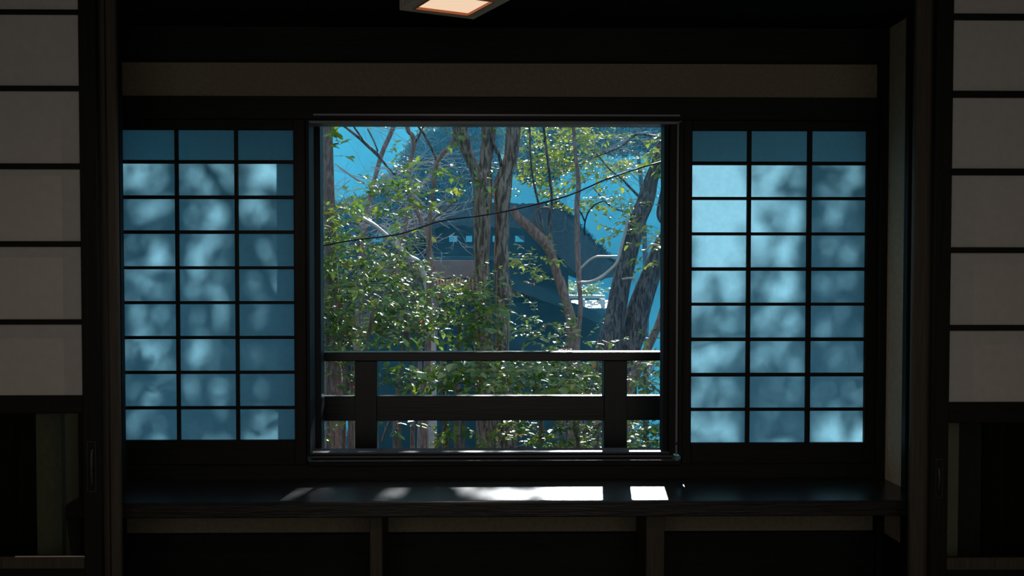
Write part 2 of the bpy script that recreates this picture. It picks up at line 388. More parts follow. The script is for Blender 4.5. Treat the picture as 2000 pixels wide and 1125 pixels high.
def door(side):
    y = YP-.055; th = .035
    if side < 0:
        xi = X(158, 560, y); xo = xi-.80; xf = X(192, 560, y); xof = xo-.05
        cols = [(xo, xi-.41), (xi-.39, xi)]
        lines = [(-135, -128), (18, 27), (167, 177), (319, 330), (471, 482), (624, 634)]; refx = 80; ylow = 773; yl2 = 808; yg = 1088; ybot = 1112
        lab = 'tall sliding door with grey paper panes and dark glass foot, left edge of the view'
    else:
        xi = X(1857, 560, y); xo = xi+.80; xf = X(1824, 560, y); xof = xo+.05
        cols = [(xi, xi+.39), (xi+.41, xo)]
        lines = [(-125, -116), (26, 38), (177, 190), (329, 342), (483, 494), (635, 646)]; refx = 1930; ylow = 786; yl2 = 826; yg = 1090; ybot = 1114
        lab = 'tall sliding door with grey paper panes beside the brown pillar, right edge of the view'
    zz = lambda py: Z(refx, py, y)
    top = min(zz(-280), zc-.02)
    edges = [(None, None)]
    rows = []; prev = top-.05
    for a, b in lines:
        rows.append((zz(a), prev)); prev = zz(b)
    rows.append((zz(ylow), prev))
    rows = [r for r in rows if r[1]-r[0] > .03]
    x0, x1 = (xof, xf) if side < 0 else (xf, xof)
    root = screen('sliding_door', cols, rows, y, th, 'dark', M['dpaper'], x0, x1, 0.0, top, .02, lab, 'door', cy=zz(yl2))
    c0, c1 = cols[0][0], cols[-1][1]
    box('glass_panel', (c0, y+.014, zz(yg)), (c1, y+.018, zz(yl2)), M['glass'], root)
    box('lower_rail', (c0, y, zz(ybot)), (c1, y+th, zz(yg)), M['brown'], root, .004)
    box('kick_board', (c0, y+.004, 0.0), (c1, y+th-.004, zz(ybot)), M['dark'], root, .002)
    if side < 0: box('light_strip', (X(28, 1088, y), y+.003, zz(1091)), (c1, y+.013, zz(1087)), M['lampframe'], root, .001, label='pale strip standing in for a sliver of light along the foot of the glass')  # sliver of light made as a pale strip
    # recessed pull
    if side < 0:
        hx0, hx1, hz0, hz1 = X(170, 900, y), X(188, 900, y), zz(961), zz(862)
    else:
        hx0, hx1, hz0, hz1 = X(1827, 900, y), X(1841, 900, y), zz(972), zz(896)
    pl = MB(); t_ = .004
    for a in (((hx0, y-.003, hz0), (hx0+t_, y+.002, hz1)), ((hx1-t_, y-.003, hz0), (hx1, y+.002, hz1)), ((hx0+t_, y-.003, hz0), (hx1-t_, y+.002, hz0+t_)), ((hx0+t_, y-.003, hz1-t_), (hx1-t_, y+.002, hz1))): pl.box(*a)
    pull = pl.build('pull_plate', M['bronze'], root)
    cx = (hx0+hx1)/2; rx = (hx1-hx0)*.2
    pts = [(cx+ (.002 if side < 0 else -.002), y-.003-.006*math.sin(math.pi*t), hz0+.02+(hz1-hz0-.05)*t) for t in np.linspace(0, 1, 9)]
    MB().tube(pts, [rx]*9, 8).build('pull_grip', M['bronze'], pull, True)
door(-1); door(1)

# ================================================================ SHELF
y_f = 4.19
sh = empty('window_shelf', (0, 4.4, zs-.05), 'long dark lacquered wooden shelf running under the window, sunlit in patches', 'shelf')
zsf = zs
box('shelf_top', (XL+.002, y_f+.004, zs-.045), (XR-.002, YW-.031, zs), M['lacquer'], sh, .002)
z_u = Z(965, 1009, y_f)
box('front_edge', (XL+.002, y_f-.012, z_u), (XR-.002, y_f+.004, zs-.001), M['shelfedge'], sh, .004)
for a, b_ in ((722, 747), (1262, 1298)):
    box('leg', (X(a, 1060, 4.32), 4.32, -.0), (X(b_, 1060, 4.32), 4.60, z_u+.004), M['brown'], sh, .003)

# ================================================================ LAMP
lh = 2.32
def L2(px, py):
    r = CR @ Vector(((px - PPX) / F, -(py - PPY) / F, -1.0)); t = (lh-1.37)/r.z
    return Vector((r.x*t, r.y*t, lh))
A, B, C_ = L2(925, 38), L2(780, 20), L2(958, 0)
u = (B-A).normalized(); v_ = Vector((-u.y, u.x, 0)); 
if v_.dot(C_-A) < 0: v_ = -v_
side = (B-A).length
ctr = A + u*side/2 + v_*side/2
lamp = empty('ceiling_lamp', (ctr.x, ctr.y, lh), 'square wooden ceiling lamp with glowing cream paper, at the top edge', 'lamp')
lamp.rotation_euler = (0, 0, math.atan2(u.y, u.x))
def lbox(nm, a, b, m, bev=.002):
    ob = MB().box(a, b, bev).build(nm, m); ob.parent = lamp; return ob
h = side/2; fw = .037
for a, b_ in (((-h, -h, 0), (h, -h+fw, .05)), ((-h, h-fw, 0), (h, h, .05)), ((-h, -h+fw, 0), (-h+fw, h-fw, .05)), ((h-fw, -h+fw, 0), (h, h-fw, .05))):
    lbox('frame_bar', a, b_, M['lampframe'])
g = h-fw; rw = .007
for a, b_ in (((-g, -g, -.002), (g, -g+rw, .02)), ((-g, g-rw, -.002), (g, g, .02)), ((-g, -g+rw, -.002), (-g+rw, g-rw, .02)), ((g-rw, -g+rw, -.002), (g, g-rw, .02))):
    lbox('inner_rim', a, b_, M['lamprim'], .001)
lbox('shade', (-g+rw, -g+rw, .008), (g-rw, g-rw, .012), M['glow'], 0)
ld = bpy.data.lights.new('lamp_light', 'SPOT'); ld.spot_size = math.radians(168); ld.spot_blend = .5; ld.shadow_soft_size = 0; ld.energy = 13; ld.color = (1, .78, .6)
lo = bpy.data.objects.new('lamp_light', ld); COL.objects.link(lo); lo.parent = lamp; lo.location = (0, 0, -.004)
lbox('housing', (-h+.02, -h+.02, .05), (h-.02, h-.02, zc-lh), M['dark'])

# ================================================================ BALCONY RAILING
YR = 5.20
rl = empty('balcony_railing', (0, YR, .362), 'dark wooden balcony railing with two posts outside the open window', 'railing')
zh1, zh0 = Z(965, 688, YR), Z(965, 705, YR)
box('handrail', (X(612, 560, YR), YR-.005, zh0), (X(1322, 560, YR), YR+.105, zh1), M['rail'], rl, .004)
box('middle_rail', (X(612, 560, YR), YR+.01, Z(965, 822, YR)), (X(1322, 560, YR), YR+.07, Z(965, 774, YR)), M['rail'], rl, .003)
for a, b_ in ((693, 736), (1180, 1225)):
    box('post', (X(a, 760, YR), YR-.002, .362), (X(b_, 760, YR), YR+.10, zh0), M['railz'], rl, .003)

# ================================================================ LANDSCAPE
GZ = -2.4
gm = MB(); nx, ny = 40, 30
for j in range(ny+1):
    for i in range(nx+1):
        x = -22 + 44*i/nx; y = 5.0 + 14.5*j/ny
        z = GZ + .25*noise.noise(Vector((x*.4, y*.4, 0))) - max(0, y-18.3)*.5
        gm.v.append((x, y, z))
for j in range(ny):
    for i in range(nx): a = j*(nx+1)+i; gm.f.append([a, a+1, a+nx+2, a+nx+1])
tag(gm.build('garden_ground', M['ground'], None, True), kind='structure')
tag(box('river', (-250, 17.5, GZ-.6), (250, 420, GZ-.15), M['water']), kind='structure')

# ---- morning mist over the garden and the river
m, n, l, b = mat('garden_mist'); n.remove(b); v_s = n.new('ShaderNodeVolumeScatter')
v_s.inputs['Color'].default_value = (.12, .62, 1, 1); v_s.inputs['Density'].default_value = .0038; v_s.inputs['Anisotropy'].default_value = .55
l(v_s.outputs[0], n['Material Output'].inputs['Volume']); M['mist'] = m
tag(box('garden_mist', (-30, 6.0, GZ-.5), (30, 34, 14), m), kind='structure')
# ---- leaves
def leaf_arrays(T):
    """T: list of (pos, axis, normal, length, width, tint) -> verts, faces, tints"""
    n = len(T)
    pos = np.array([t[0] for t in T], float); ax = np.array([t[1] for t in T], float); no = np.array([t[2] for t in T], float)
    Ls = np.array([t[3] for t in T])[:, None]; Ws = np.array([t[4] for t in T])[:, None]; ti = np.array([t[5] for t in T])
    ax /= np.linalg.norm(ax, axis=1)[:, None]; sd = np.cross(ax, no); sd /= np.linalg.norm(sd, axis=1)[:, None] + 1e-9; no = np.cross(sd, ax)
    sh = [(0, 0, 0), (.30, .46, .05), (.34, 0, -.03), (.30, -.46, .05), (.68, .36, .02), (.7, 0, -.06), (.68, -.36, .02), (1, 0, -.14)]
    V = np.stack([pos + ax*Ls*a + sd*Ws*b + no*Ls*c for a, b, c in sh], 1).reshape(-1, 3)
    base = (np.arange(n)*8)[:, None]
    f = [[0, 2, 1], [0, 3, 2], [1, 2, 5], [1, 5, 4], [2, 3, 6], [2, 6, 5], [4, 5, 7], [5, 6, 7]]
    Fc = (base[:, :, None] + np.array(f)[None]).reshape(-1, 3)
    return V, Fc, np.repeat(ti, 8)
def leaf_mesh(name, T, m):
    V, Fc, ti = leaf_arrays(T)
    me = bpy.data.meshes.new(name)
    me.vertices.add(len(V)); me.vertices.foreach_set('co', V.ravel())
    me.loops.add(len(Fc)*3); me.loops.foreach_set('vertex_index', Fc.ravel().astype(np.int32))
    me.polygons.add(len(Fc)); me.polygons.foreach_set('loop_start', np.arange(0, len(Fc)*3, 3, dtype=np.int32))
    me.update(calc_edges=True); me.validate()
    at = me.attributes.new('tint', 'FLOAT', 'POINT'); at.data.foreach_set('value', ti.astype(np.float32))
    me.polygons.foreach_set('use_smooth', [True]*len(me.polygons))
    me.materials.append(m); return me
PROTO = {}
def leaf_proto(key, m, k):
    if (key, k) not in PROTO:
        PROTO[(key, k)] = leaf_mesh('leaf', [((0, 0, 0), (0, 1, 0), (0, 0, 1), 1, .52, (.15, .35, .5, .62, .72, .85, .91)[k])], m)
    return PROTO[(key, k)]
def rv(s=1.0): return Vector((rnd.gauss(0, s), rnd.gauss(0, s), rnd.gauss(0, s)))
def spray(T, twm, p, d, ln, size, rt=.0022, spacing=.6, tint=(.1, 1), flat=.23):
    """a twig with alternate leaves"""
    n = max(3, int(ln/(size*spacing))); p = Vector(p); d = Vector(d).normalized(); pts = [p.copy()]; rad = [rt]
    for i in range(n):
        d = (d + rv(.13) + Vector((0, 0, -.03))).normalized(); p = p + d*(ln/n); pts.append(p.copy()); rad.append(rt*(1-.7*(i+1)/n))
        s = d.cross(Vector((0, 0, 1)))
        if s.length < .1: s = Vector((1, 0, 0))
        s.normalize(); s = s*(1 if i % 2 else -1)
        ax = (s*.8 + d*.6 + Vector((0, 0, rnd.uniform(-.5, .12))) + rv(.2)).normalized()
        no = (Vector((0, -.22, 1)) + rv(flat)).normalized()
        L_ = size*rnd.uniform(.85, 1.7)
        T.append((p, ax, no, L_, L_*rnd.uniform(.45, .62), rnd.uniform(*tint)**1.0 if rnd.random() < .985 else 1.0))
    T.append((p, d, (Vector((0, 0, 1)) + rv(flat)).normalized(), size, size*.5, rnd.uniform(*tint)))
    twm.tube(pts, rad, 4, caps=False)
def px_rand(reg):
    """a random pixel in an ellipse region (cx, cy, rx, ry)"""
    while True:
        a, b = rnd.uniform(-1, 1), rnd.uniform(-1, 1)
        if a*a+b*b <= 1: return reg[0]+a*reg[2], reg[1]+b*reg[3]
def in_view(p):
    q = CR.transposed() @ (Vector(p) - cam.location)
    x, y = PPX + F*q.x/-q.z, PPY - F*q.y/-q.z
    return 628 < x < 1298 and 244 < y < 885
def foliage(root, regs, key, singles=0, twmat='twigd'):
    """regs: (cx,cy,rx,ry, depth, depth_spread, sprays, length, leaf size, tint range)"""
    T = []; tw = MB()
    for cx, cy, rx, ry, dp, ds, ns, ln, sz, tint in regs:
        for _ in range(ns):
            x, y = px_rand((cx, cy, rx, ry)); p = P(x, y, dp + rnd.uniform(-ds, ds))
            d = Vector((rnd.uniform(-1, 1), rnd.uniform(-1, 1), rnd.uniform(-.25, .6)))
            spray(T, tw, p, d, ln*rnd.uniform(.6, 1.3), sz, tint=tint)
    finish(root, T, tw, key, singles, twmat)
def finish(root, T, tw, key, singles, twmat='twigd', fname='foliage'):
    m = M[key]
    if singles:
        vis = [i for i, t in enumerate(T) if in_view(t[0])]
        vis.sort(key=lambda i: -T[i][3]/T[i][0][1]); pick = set(vis[:singles])
        for i in pick:
            p, ax, no, L_, W_, ti = T[i]; ax = Vector(ax).normalized(); sd_ = ax.cross(Vector(no)).normalized(); no = sd_.cross(ax)
            k = min(6, int(ti*7))
            ob = bpy.data.objects.new('leaf', leaf_proto(key, m, k)); COL.objects.link(ob)
            mt = Matrix((sd_*L_*rnd.uniform(.9, 1.15), ax*L_, no*L_)).transposed().to_4x4(); mt.translation = Vector(p)-root.location
            ob.parent = root; ob.matrix_basis = mt
        T = [t for i, t in enumerate(T) if i not in pick]
    if T: link(fname, leaf_mesh(fname, T, m), root)['kind'] = 'stuff'
    if tw and tw.v: tw.build('twigs', M[twmat], root, kind='stuff')

def limb(root, name, pts, dp, m, sides=10, rough=.10, mul=1.0, dz=None, seed=0):
    """pts: (px, py, width_px[, depth]) traced along a stem"""
    q = []
    for t in pts:
        d = t[3] if len(t) > 3 else dp
        w = P(t[0], t[1], d); q.append((w.x, w.y, w.z, t[2]/2/F*d*mul))
    q = spline(q, 8 if sides > 8 else 4)
    return MB().tube([a[:3] for a in q], [max(.0015, a[3]) for a in q], sides, rough, seed).build(name, M[m], root, True)
def gbase(px, dp): p = P(px, 700, dp); return (p.x, dp, GZ)
def foot(px, dp, w):
    """bottom pixel where the stem meets the ground"""
    y = 540 + (1.37-GZ+.1)/dp*2000
    return (px, y, w)

def twigs(root, starts, dp, n, ln, m='twig', ang=(-1, 1), ds=.4, r=.003, name='twigs'):
    tw = MB()
    for (cx, cy, rx, ry) in starts:
        for _ in range(n):
            x, y = px_rand((cx, cy, rx, ry)); p = P(x, y, dp+rnd.uniform(-ds, ds))
            d = Vector((rnd.choice((-1, 1))*rnd.uniform(.4, 1), rnd.uniform(-.6, .6), rnd.uniform(*ang))).normalized()
            L_ = ln*rnd.uniform(.4, 1.3)
            def grow(p, d, L_, r_, lev):
                pts = [p.copy()]; k = 6; rad = [r_]
                for i in range(k):
                    d = (d + rv(.14)).normalized(); p = p + d*L_/k; pts.append(p.copy()); rad.append(r_*(1-.75*(i+1)/k))
                    if lev and rnd.random() < .5: grow(p.copy(), (d+rv(.5)).normalized(), L_*.5, r_*.6, lev-1)
                tw.tube(pts, rad, 4, caps=False)
            grow(p, d, L_, r, 2)
    tw.build(name, M[m], root, kind='stuff')

# ---- twin-trunk tree in the middle
D1 = 9.0
t1 = empty('twin_trunk_tree', gbase(960, D1), 'tall furrowed twin-trunk tree in the middle of the open window', 'tree')
limb(t1, 'trunk', [foot(955, D1, 60), (955, 860, 48), (950, 770, 42), (945, 690, 38), (943, 600, 33), (941, 507, 31), (941, 453, 33), (943, 392, 36), (946, 360, 34), (948, 321, 24), (953, 280, 27), (954, 243, 29), (958, 120, 24), (962, 20, 18)], D1, 'bark', 18, .13, seed=3)
limb(t1, 'trunk', [foot(985, D1, 52), (992, 840, 36), (985, 760, 32), (980, 680, 28), (983, 640, 29), (982, 607, 25), (983, 566, 32), (980, 529, 28), (980, 484, 28), (981, 453, 27), (981, 410, 29), (982, 368, 35), (988, 336, 28), (998, 304, 26), (1003, 243, 29), (1012, 130, 24), (1020, 20, 18)], D1+.05, 'bark', 18, .13, seed=9)
limb(t1, 'branch', [(944, 372, 20), (934, 347, 24), (925, 325, 21), (914, 300, 22), (903, 268, 27), (899, 243, 30), (890, 150, 24), (880, 60, 18)], D1-.02, 'bark', 14, .13, seed=5)
limb(t1, 'branch', [(985, 580, 18), (996, 576, 17), (1003, 570, 8)], D1, 'bark', 8, .1)
limb(t1, 'branch', [(958, 268, 8), (966, 285, 7), (975, 305, 7), (980, 325, 8)], D1-.05, 'barkd', 8, .05)
limb(t1, 'branch', [(972, 365, 10), (966, 370, 8), (961, 368, 4)], D1, 'bark', 8, .05)
foliage(t1, [(925, 365, 34, 32, 8.7, .2, 9, .22, .055, (.1, .9)), (905, 275, 18, 34, 8.8, .15, 6, .2, .05, (.1, .7)), (975, 290, 14, 50, 9.2, .2, 4, .18, .05, (.5, .9))], 'lgreen', 24)

# ---- branch tree right of the twins
D2 = 9.6
t2 = empty('crooked_branch_tree', gbase(1120, D2), 'crooked brown tree arching up to the left before the thatched roof', 'tree')
limb(t2, 'trunk', [foot(1128, D2, 26), (1126, 860, 22), (1124, 760, 22), (1120, 680, 22), (1114, 625, 20), (1104, 585, 18), (1094, 555, 17), (1085, 525, 17), (1078, 500, 18), (1068, 478, 22), (1052, 462, 22), (1030, 440, 20), (1012, 424, 17), (1000, 405, 13)], D2, 'barkg', 12, .08, seed=2)
limb(t2, 'branch', [(1082, 500, 8), (1076, 470, 8), (1073, 430, 7), (1078, 395, 6), (1072, 330, 5), (1062, 250, 5), (1060, 180, 4)], D2, 'barkd', 8, .05)
limb(t2, 'branch', [(1064, 458, 5), (1058, 430, 5), (1052, 400, 4), (1038, 330, 4), (1034, 243, 4)], D2, 'barkd', 6, .05)
limb(t2, 'branch', [(1056, 452, 5), (1045, 425, 5), (1050, 410, 5), (1066, 405, 4), (1078, 410, 4)], D2, 'twigd', 6, .03)
foliage(t2, [(1040, 515, 45, 32, 9.4, .3, 20, .22, .048, (.45, .95)), (1015, 550, 25, 18, 9.4, .2, 6, .2, .048, (.4, .95))], 'lyel', 40)

t3 = empty('slender_grey_tree', gbase(1128, 10.4), 'slender pale grey tree with upright stem before the thatched roof edge', 'tree')
limb(t3, 'trunk', [foot(1132, 10.4, 16), (1130, 800, 12), (1127, 690, 12), (1130, 640, 11), (1134, 600, 9), (1131, 545, 10), (1128, 480, 11), (1127, 400, 10), (1130, 360, 9), (1124, 300, 7), (1120, 243, 6), (1118, 100, 5)], 10.4, 'barkg', 10, .06, seed=7)
limb(t3, 'branch', [(1122, 622, 7), (1112, 590, 7), (1104, 560, 6), (1098, 540, 5)], 10.4, 'barkg', 6, .04)
limb(t3, 'branch', [(1128, 552, 6), (1150, 551, 6), (1168, 545, 7), (1186, 532, 6), (1205, 512, 6), (1214, 480, 6), (1222, 450, 5), (1226, 420, 3)], 10.3, 'twig', 8, .04)
limb(t3, 'branch', [(1134, 525, 5), (1148, 511, 5), (1164, 502, 5), (1185, 501, 4), (1210, 501, 4)], 10.3, 'twig', 6, .04)
limb(t3, 'branch', [(1142, 460, 3), (1142, 438, 3), (1149, 415, 3), (1162, 400, 3), (1180, 392, 2)], 10.4, 'cable', 6)
limb(t3, 'branch', [(1142, 432, 3), (1136, 418, 3), (1128, 408, 3)], 10.4, 'cable', 6)
R5 = [(.4, 1.0)]
foliage(t3, [(1050, 300, 48, 66, 11.6, .7, 70, .25, .055, (.35, .95)), (1110, 290, 50, 55, 11.8, .7, 70, .25, .055, (.4, .95)),
             (1060, 380, 50, 22, 11.4, .5, 20, .22, .055, (.3, .95)), (1175, 340, 60, 22, 11.6, .6, 40, .3, .055, (.5, .95)),
             (1190, 395, 40, 14, 11.4, .4, 14, .25, .055, (.5, .95)), (1150, 255, 45, 14, 11.8, .5, 10, .25, .055, (.4, .9)),
             (1115, 400, 35, 18, 11.2, .4, 10, .22, .055, (.4, .95)), (1200, 290, 70, 40, 12.2, .6, 10, .25, .05, (.3, .8))], 'lyel', 200)
twigs(t3, [(1210, 290, 80, 50)], 12.4, 26, .9, 'twigd', (-.6, .3), .5, .004, 'fine_branches')
twigs(t3, [(1200, 300, 80, 50)], 12.0, 22, .8, 'twig', (-.5, .3), .4, .003, 'fine_branches')

# ---- big leaning double tree at the right
D4 = 11.0
t4 = empty('leaning_double_tree', gbase(1205, D4), 'massive dark double tree leaning right, at the right edge of the window', 'tree')
limb(t4, 'trunk', [foot(1165, D4, 96), (1172, 860, 70), (1178, 770, 56), (1188, 690, 50), (1200, 630, 44), (1210, 570, 38), (1222, 520, 37), (1236, 465, 35), (1246, 430, 33), (1262, 390, 34), (1272, 350, 27), (1284, 320, 25), (1300, 280, 24), (1400, 200, 20), (1600, 120, 14)], D4, 'barkd', 18, .12, seed=12)
limb(t4, 'trunk', [foot(1195, D4, 96), (1205, 860, 66), (1213, 770, 58), (1222, 690, 54), (1238, 640, 46), (1252, 590, 42), (1270, 540, 38), (1285, 500, 36), (1310, 460, 32), (1400, 400, 28), (1540, 330, 22), (1640, 250, 16)], D4+.08, 'barkd', 18, .12, seed=15)
limb(t4, 'branch', [(1298, 440, 8), (1286, 420, 8), (1292, 380, 7), (1300, 340, 6)], D4, 'barkd', 8, .05)
limb(t4, 'branch', [(1260, 395, 5), (1236, 372, 5), (1215, 350, 4), (1190, 330, 3), (1165, 300, 3)], D4, 'barkd', 6, .04)
limb(t4, 'branch', [(1290, 270, 6), (1245, 262, 5), (1215, 285, 4), (1180, 300, 3), (1150, 312, 2)], D4, 'barkd', 6, .04)
limb(t4, 'branch', [(1256, 430, 6), (1225, 415, 4), (1195, 405, 3), (1170, 380, 3), (1158, 365, 2)], D4, 'barkd', 6, .04)
limb(t4, 'branch', [(1215, 545, 4), (1228, 543, 4), (1238, 544, 6), (1236, 550, 3)], D4-.2, 'twig', 6, .04)
limb(t4, 'branch', [(1288, 480, 5), (1272, 478, 5), (1262, 488, 4), (1252, 490, 4)], D4-.2, 'twig', 6, .04)
foliage(t4, [(1280, 290, 26, 36, 10.6, .3, 14, .25, .065, (.4, .9)), (1275, 465, 18, 26, 10.6, .2, 10, .2, .06, (.5, .95)), (1218, 440, 26, 24, 10.6, .2, 13, .22, .06, (.5, .95)),
             (1225, 400, 40, 14, 10.6, .2, 8, .22, .06, (.5, .95)), (1270, 510, 14, 20, 10.6, .2, 5, .16, .06, (.4, .9))], 'lyel', 40)
t4b = empty('leaning_sapling', gbase(1240, 9.4), 'thin brown sapling leaning right beside the massive dark double tree', 'tree')
limb(t4b, 'trunk', [foot(1200, 9.4, 24), (1225, 800, 20), (1245, 730, 16), (1263, 685, 17), (1284, 640, 15), (1300, 590, 14), (1330, 500, 12)], 9.4, 'barkg', 10, .06)
foliage(t4b, [(1268, 660, 12, 14, 9.3, .1, 4, .12, .045, (.3, .7))], 'lgreen', 10)

# ---- left edge tree
D5 = 8.4
t5 = empty('left_edge_tree', gbase(645, D5), 'grey straight tree trunk at the left edge of the open window', 'tree')
limb(t5, 'trunk', [foot(655, D5, 60), (655, 860, 40), (652, 770, 36), (650, 690, 32), (648, 600, 28), (646, 500, 25), (643, 400, 23), (641, 320, 21), (638, 243, 21), (634, 120, 18), (630, 20, 14)], D5, 'barkg', 16, .1, seed=20)
for a, b_ in ((668, 676), (684, 690)):
    limb(t5, 'trunk', [foot(a, D5-.2, 20), (a+2, 860, 13), (a, 800, 13), (b_, 720, 12), (a-4, 640, 10), (a, 560, 7)], D5-.2, 'barkg', 8, .08)
limb(t5, 'branch', [(648, 283, 3), (655, 281, 3), (662, 280, 2)], D5-.2, 'twigd', 5)
foliage(t5, [(650, 290, 10, 18, D5-.35, .1, 3, .14, .075, (.45, .9)), (660, 278, 4, 4, D5-.3, .05, 1, .1, .08, (.35, .5))], 'lgreen', 20)

# ---- slender trees of the left half
t6 = empty('wavy_slender_tree', gbase(830, 10.2), 'slender wavy grey-brown tree, the one nearer the left edge', 'tree')
t6['label'] = 'slender wavy brown tree bending twice, between left edge tree and forked sapling'
limb(t6, 'trunk', [foot(842, 10.2, 16), (838, 800, 13), (846, 700, 11), (852, 600, 10), (846, 520, 9), (835, 465, 9), (824, 435, 9), (812, 405, 9), (800, 370, 9), (796, 347, 9), (803, 311, 9), (808, 285, 9), (806, 265, 9), (795, 245, 9), (788, 150, 8)], 10.2, 'barkg', 10, .06)
limb(t6, 'branch', [(808, 285, 5), (820, 262, 4), (828, 243, 4), (840, 200, 3)], 10.2, 'barkd', 6, .03)
limb(t6, 'branch', [(796, 400, 8), (792, 440, 7), (783, 480, 7), (778, 520, 5), (782, 600, 5)], 10.2, 'barkg', 6, .03)
t7 = empty('forked_sapling', gbase(838, 9.4), 'thin sapling forking in a Y shape left of the twin-trunk tree', 'tree')
limb(t7, 'trunk', [foot(826, 9.4, 22), (826, 860, 20), (832, 770, 16), (836, 680, 13), (838, 560, 11), (838, 470, 11), (839, 430, 9), (844, 385, 8), (848, 350, 9), (853, 316, 10)], 9.4, 'barkg', 10, .06)
limb(t7, 'branch', [(853, 316, 9), (866, 298, 9), (881, 282, 9), (888, 262, 8), (887, 243, 7), (884, 180, 6)], 9.4, 'barkg', 8, .05)
limb(t7, 'branch', [(853, 316, 5), (849, 303, 5), (841, 286, 5), (828, 262, 5), (815, 243, 5), (790, 200, 4)], 9.4, 'barkd', 8, .05)
limb(t7, 'branch', [(838, 470, 5), (846, 430, 4), (880, 400, 3), (900, 380, 2)], 9.4, 'twigd', 6)
foliage(t7, [(755, 385, 60, 22, 8.6, .3, 22, .3, .075, (.2, .75)), (800, 400, 36, 24, 8.6, .3, 10, .24, .075, (.25, .8)), (770, 300, 8, 40, 9.0, .1, 4, .16, .05, (.3, .85)),
             (860, 330, 40, 12, 9.2, .2, 5, .2, .055, (.3, .8)), (870, 375, 20, 14, 9.0, .2, 3, .16, .06, (.5, .95)), (810, 470, 40, 30, 9.2, .2, 9, .2, .055, (.3, .9))], 'lgreen', 70)
t8 = empty('bare_leaning_tree', gbase(760, 11.0), 'bluish bare tree leaning right, behind the pale twigs at upper left', 'tree')
limb(t8, 'trunk', [foot(690, 11, 20), (694, 800, 16), (700, 620, 14), (708, 480, 13), (716, 420, 11), (732, 350, 9), (746, 300, 9), (760, 268, 9), (770, 243, 9), (790, 180, 8)], 11, 'barkg', 8, .06)
limb(t8, 'branch', [(668, 243, 5), (700, 268, 6), (722, 288, 7), (738, 303, 7), (755, 324, 4), (775, 345, 3)], 10.2, 'barkd', 8, .04)
limb(t8, 'branch', [(688, 243, 4), (700, 260, 4), (708, 272, 3)], 10.2, 'barkd', 6, .04)
limb(t8, 'branch', [(718, 252, 3), (730, 275, 3), (738, 296, 3)], 10.2, 'barkd', 6, .04)
twigs(t8, [(735, 250, 40, 10)], 10.4, 8, .35, 'twig', (-.3, .3), .1, .003, 'fine_branches')
# pale sunlit twiggy bush
t9 = empty('bare_twig_bush', gbase(760, 10.6), 'bare bush of pale sunlit twigs behind the left leaf cluster', 'bush')
limb(t9, 'branch', [(655, 320, 3), (675, 335, 4), (700, 352, 5), (712, 358, 4)], 10.0, 'twig', 5)
limb(t9, 'branch', [(672, 403, 4), (700, 422, 6), (728, 438, 8), (752, 458, 9), (776, 480, 10), (800, 503, 11), (822, 520, 11), (840, 600, 13), (845, 800, 16), foot(845, 10.0, 20)], 10.0, 'twig', 6, .05)
limb(t9, 'branch', [(745, 440, 4), (768, 455, 5), (782, 482, 6)], 10.0, 'twig', 5)
limb(t9, 'branch', [(780, 345, 3), (800, 372, 4), (830, 400, 3)], 10.0, 'twig', 5)
twigs(t9, [(720, 350, 80, 34), (770, 430, 70, 38), (860, 430, 40, 35), (850, 320, 40, 22), (745, 450, 50, 30)], 10.6, 13, .65, 'twig', (-.8, .35), .5, .0035, 'fine_branches')

# ---- evergreen shrubs
def shrub(name, label, px, dp, stems, regs, key, singles, n=0):
    r = empty(name, gbase(px, dp), label, 'bush', None)
    for a in stems: limb(r, 'stem', a, dp, 'barkg', 8, .08)
    foliage(r, regs, key, singles); return r
g1 = (.05, .95)
shrub('camellia_bush', 'dense glossy-leaved bush filling the lower left of the open window', 680, 8.0,
      [[foot(690, 8.1, 14), (700, 800, 11), (712, 700, 8), (730, 600, 5)], [foot(640, 8.1, 12), (640, 700, 9), (632, 560, 6), (628, 450, 4)]],
      [(640, 440, 28, 60, 8.0, .4, 30, .24, .06, (.3, .93)), (680, 520, 55, 50, 8.0, .5, 46, .26, .055, g1), (700, 610, 75, 60, 8.0, .5, 74, .26, .055, g1),
       (590, 560, 50, 90, 8.0, .4, 30, .26, .055, g1), (640, 660, 20, 40, 7.8, .3, 18, .24, .055, g1), (670, 740, 40, 26, 7.9, .3, 14, .22, .055, g1),
       (720, 470, 30, 20, 8.0, .3, 10, .24, .055, g1), (655, 850, 26, 18, 7.8, .1, 3, .2, .06, (.6, .92))], 'lgreen', 220)
shrub('camellia_bush', 'glossy-leaved bush in front of the forked sapling, above the handrail', 790, 8.6,
      [[foot(780, 8.7, 16), (778, 800, 12), (785, 700, 9), (795, 600, 6)], [foot(800, 8.7, 12), (806, 800, 9), (800, 680, 7), (780, 560, 5)]],
      [(775, 540, 45, 36, 8.6, .4, 44, .25, .052, g1), (790, 620, 60, 50, 8.6, .4, 48, .25, .052, g1), (750, 650, 50, 30, 8.4, .3, 26, .22, .055, g1), (785, 505, 40, 20, 8.6, .3, 14, .22, .05, g1)], 'lgreen', 160)
shrub('camellia_bush', 'leafy bush at the foot of the twin-trunk tree, above the handrail', 900, 8.4,
      [[foot(895, 8.5, 16), (893, 800, 12), (895, 700, 9), (900, 620, 6)]],
      [(880, 580, 55, 28, 8.4, .3, 34, .24, .052, g1), (930, 595, 45, 32, 8.3, .3, 36, .24, .055, g1), (930, 645, 40, 30, 8.2, .25, 24, .22, .06, (.1, .8)), (870, 620, 40, 30, 8.4, .3, 18, .24, .055, g1),
       (965, 670, 16, 14, 8.1, .1, 3, .16, .07, (.7, .92))], 'lgreen', 150)
